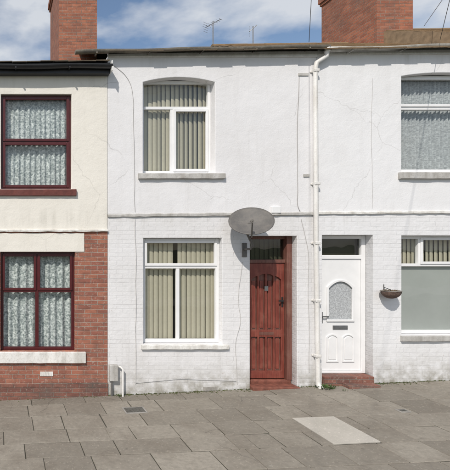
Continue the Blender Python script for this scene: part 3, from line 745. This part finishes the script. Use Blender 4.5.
# ================================================================ GROUND
def strip(name,y0,y1,dz,mat,x0=-40,x1=50,nx=60,ny=1):
    v=[];f=[]
    for i in range(nx+1):
        x=x0+(x1-x0)*i/nx
        for j in range(ny+1):
            yy=y0+(y1-y0)*j/ny; v.append((x,yy,G(x,yy)+dz))
    for i in range(nx):
        for j in range(ny): a=i*(ny+1)+j; f.append((a,a+ny+1,a+ny+2,a+1))
    return meshobj(name,v,f,mat)
KY=-3.25
xs=[-600,-200,-80,-40]+[-40+10*i for i in range(1,9)]+[80,200,600]
ys=[-600,-150,-60,-20,-3.2,0,30,150,600]
v=[(x,yy,SL*max(-40,min(40,x))-.35) for x in xs for yy in ys]; f=[]
for i in range(len(xs)-1):
    for j in range(len(ys)-1): a=i*len(ys)+j; f.append((a,a+len(ys),a+len(ys)+1,a+1))
meshobj('ground',v,f,M['grass'])
strip('road',-10.2,KY-.128,-.13,M['asph'])
def kerb(y0,y1):
    v=[];f=[];x=-30.0
    while x<40:
        w=.9;n=len(v)
        for xx in (x+.004,x+w-.004):
            for (yy,h) in ((y0,-.3),(y0,0),(y1,0),(y1,-.3)): v.append((xx,yy,G(xx,-3.2)+h+.004))
        f+=[(n,n+1,n+2,n+3),(n+4,n+7,n+6,n+5)]+[(n+k,n+(k+1)%4,n+4+(k+1)%4,n+4+k) for k in range(4)]
        x+=w
    meshobj('kerb',v,f,M['kerb'],bevel=.012)
kerb(KY-.125,KY); kerb(-10.2-.125,-10.2)
strip('pavement_bedding',KY+.001,.25,-.008,M['joint'],-30,40,50,6)
strip('far_pavement',-13,-10.33,-.02,M['kerb'],-30,40)
pav=empty('pavement')
v=[];f=[];tone=[]; vl=[];fl=[]
def slab(V,Fc,x0,x1,y0,y1,h=0):
    n=len(V); tx=random.uniform(-.003,.003)+h; jt=.003
    cs=[(a+random.uniform(-jt,jt),b+random.uniform(-jt,jt),random.uniform(-.003,.003)) for (a,b) in ((x0,y0),(x1,y0),(x1,y1),(x0,y1))]
    for z_ in (-.05,0):
        for (xx,yy,r_) in cs: V.append((xx,yy,G(xx,yy)+z_+tx+r_))
    Fc+= [tuple(a+n for a in q) for q in BF]
rowd=[.30,.48,.50,.42,.42,.5,.55]
px0,px1=4.23,4.83
yy=-.02
for ri,d_ in enumerate(rowd):
    ya=max(yy-d_,KY+.005)
    x=-12+random.uniform(0,.6)
    while x<20:
        w=random.choice([.45,.6,.6,.75,.6,.9]) if x<5.3 else random.choice([.6,.6,.75])
        if x<5.3<x+w+.2: w=max(.25,5.3-x)
        g=.008+random.uniform(0,.005)
        xa,xb=x+g/2,x+w-g/2
        tn=lambda: [min(1,max(0,random.gauss(.47 if x<5.3 else .42,.24)))]*6
        if not (ri in (3,4) and xb>px0 and xa<px1):
            if random.random()<.08 and w>.5:
                k=xa+(xb-xa)*random.uniform(.35,.65); t_=tn()
                slab(v,f,xa,k-.002,ya+g/2,yy-g/2); slab(v,f,k+.002,xb,ya+g/2,yy-g/2,-.004); tone+=t_+t_
            else:
                slab(v,f,xa,xb,ya+g/2,yy-g/2); tone+=tn()
        else:
            if xa<px0-.12: slab(v,f,xa,px0-.010,ya+g/2,yy-g/2); tone+=tn()
            if xb>px1+.12: slab(v,f,px1+.010,xb,ya+g/2,yy-g/2); tone+=tn()
        x+=w
    yy=ya
o=meshobj('slabs',v,f,M['slab'],pav,bevel=.005,segs=1)
at=o.data.attributes.new('tone','FLOAT','FACE')
for i,t in enumerate(tone): at.data[i].value=t
slab(vl,fl,px0,px1,-2.115,-1.285,.003)
o=meshobj('pale_slab',vl,fl,M['slabl'],pav,bevel=.003)
at=o.data.attributes.new('tone','FLOAT','FACE')
def cover(xa,xb,ya,yb,name='inspection_cover'):
    c=empty(name)
    def b_(n_,q,m_,h0,h1):
        vv=[(x_,y_,G(x_,y_)+z_) for z_ in (h0,h1) for (x_,y_) in ((q[0],q[2]),(q[1],q[2]),(q[1],q[3]),(q[0],q[3]))]
        meshobj(n_,vv,BF,m_,c,bevel=.002)
    b_('frame',(xa,xb,ya,yb),M['stone'],-.02,.008); b_('lid',(xa+.025,xb-.025,ya+.025,yb-.025),M['cover'],-.02,.011)
    for i in range(5):
        t=xa+.05+(xb-xa-.1)*i/5; b_('rib',(t,t+.02,ya+.05,yb-.05),M['cover'],.0,.015)
cover(X(124,-.75),X(146,-.75),-.85,-.6)
cover(X(398,-1.2),X(408,-1.2),-1.26,-1.14,'stopcock_cover')
v=[];f=[]
for i in range(1500):
    x=random.uniform(-2,9); yy=-random.random()**3*.12-.003; s=random.uniform(.006,.02); z=G(x,yy)-.004
    if X(252)<x<X(296): continue
    n=len(v); v+=[(x-s,yy-s*.5,z),(x+s,yy-s*.4,z),(x+s*.3,yy,z+s*random.uniform(.3,1.1)),(x,yy+s,z)]
    f+=[(n,n+1,n+2),(n+1,n+3,n+2),(n+3,n,n+2)]
meshobj('moss',v,f,M['moss'])
# ================================================================ LIGHT / WORLD / CAMERA
sd=Vector((-.50,-.78,.86)).normalized()
el=math.asin(sd.z)
sun=bpy.data.lights.new('sun','SUN'); sun.energy=3.5; sun.angle=math.radians(.6); sun.color=(1,.94,.86)
so=bpy.data.objects.new('sun',sun); scene.collection.objects.link(so)
so.rotation_euler=(-sd).to_track_quat('-Z','Y').to_euler(); so.location=(-5,-10,12)
w=bpy.data.worlds.new('World'); scene.world=w; w.use_nodes=True; nt=w.node_tree
bg=nt.nodes['Background']; bg.inputs[1].default_value=.12
sky=nd(nt,'ShaderNodeTexSky'); sky.sky_type='NISHITA'; sky.sun_disc=False
sky.sun_elevation=el; sky.sun_rotation=math.atan2(sd.x,sd.y)
tc=nd(nt,'ShaderNodeTexCoord')
vs=scaled(nt,tc.outputs['Generated'],1,1,2.2)
n1=noise(nt,vs,3.6,7,.52)
cl=ramp(nt,n1,.44,.60)
c=mix(nt,math_(nt,'MULTIPLY',cl,.85),sky.outputs[0],(6.1,6.3,6.6))
nt.links.new(c,bg.inputs[0])
cam=bpy.data.cameras.new('camera'); co=bpy.data.objects.new('camera',cam); scene.collection.objects.link(co)
cam.sensor_fit='HORIZONTAL'; cam.sensor_width=36; cam.lens=36*F/450; cam.shift_x=.5; cam.shift_y=10/450
co.location=(0,-D,CZ); co.rotation_euler=(math.radians(90),0,0); cam.clip_end=2000; cam.clip_start=.05
scene.camera=co
scene.view_settings.view_transform='Standard'; scene.view_settings.look='None'; scene.view_settings.exposure=0
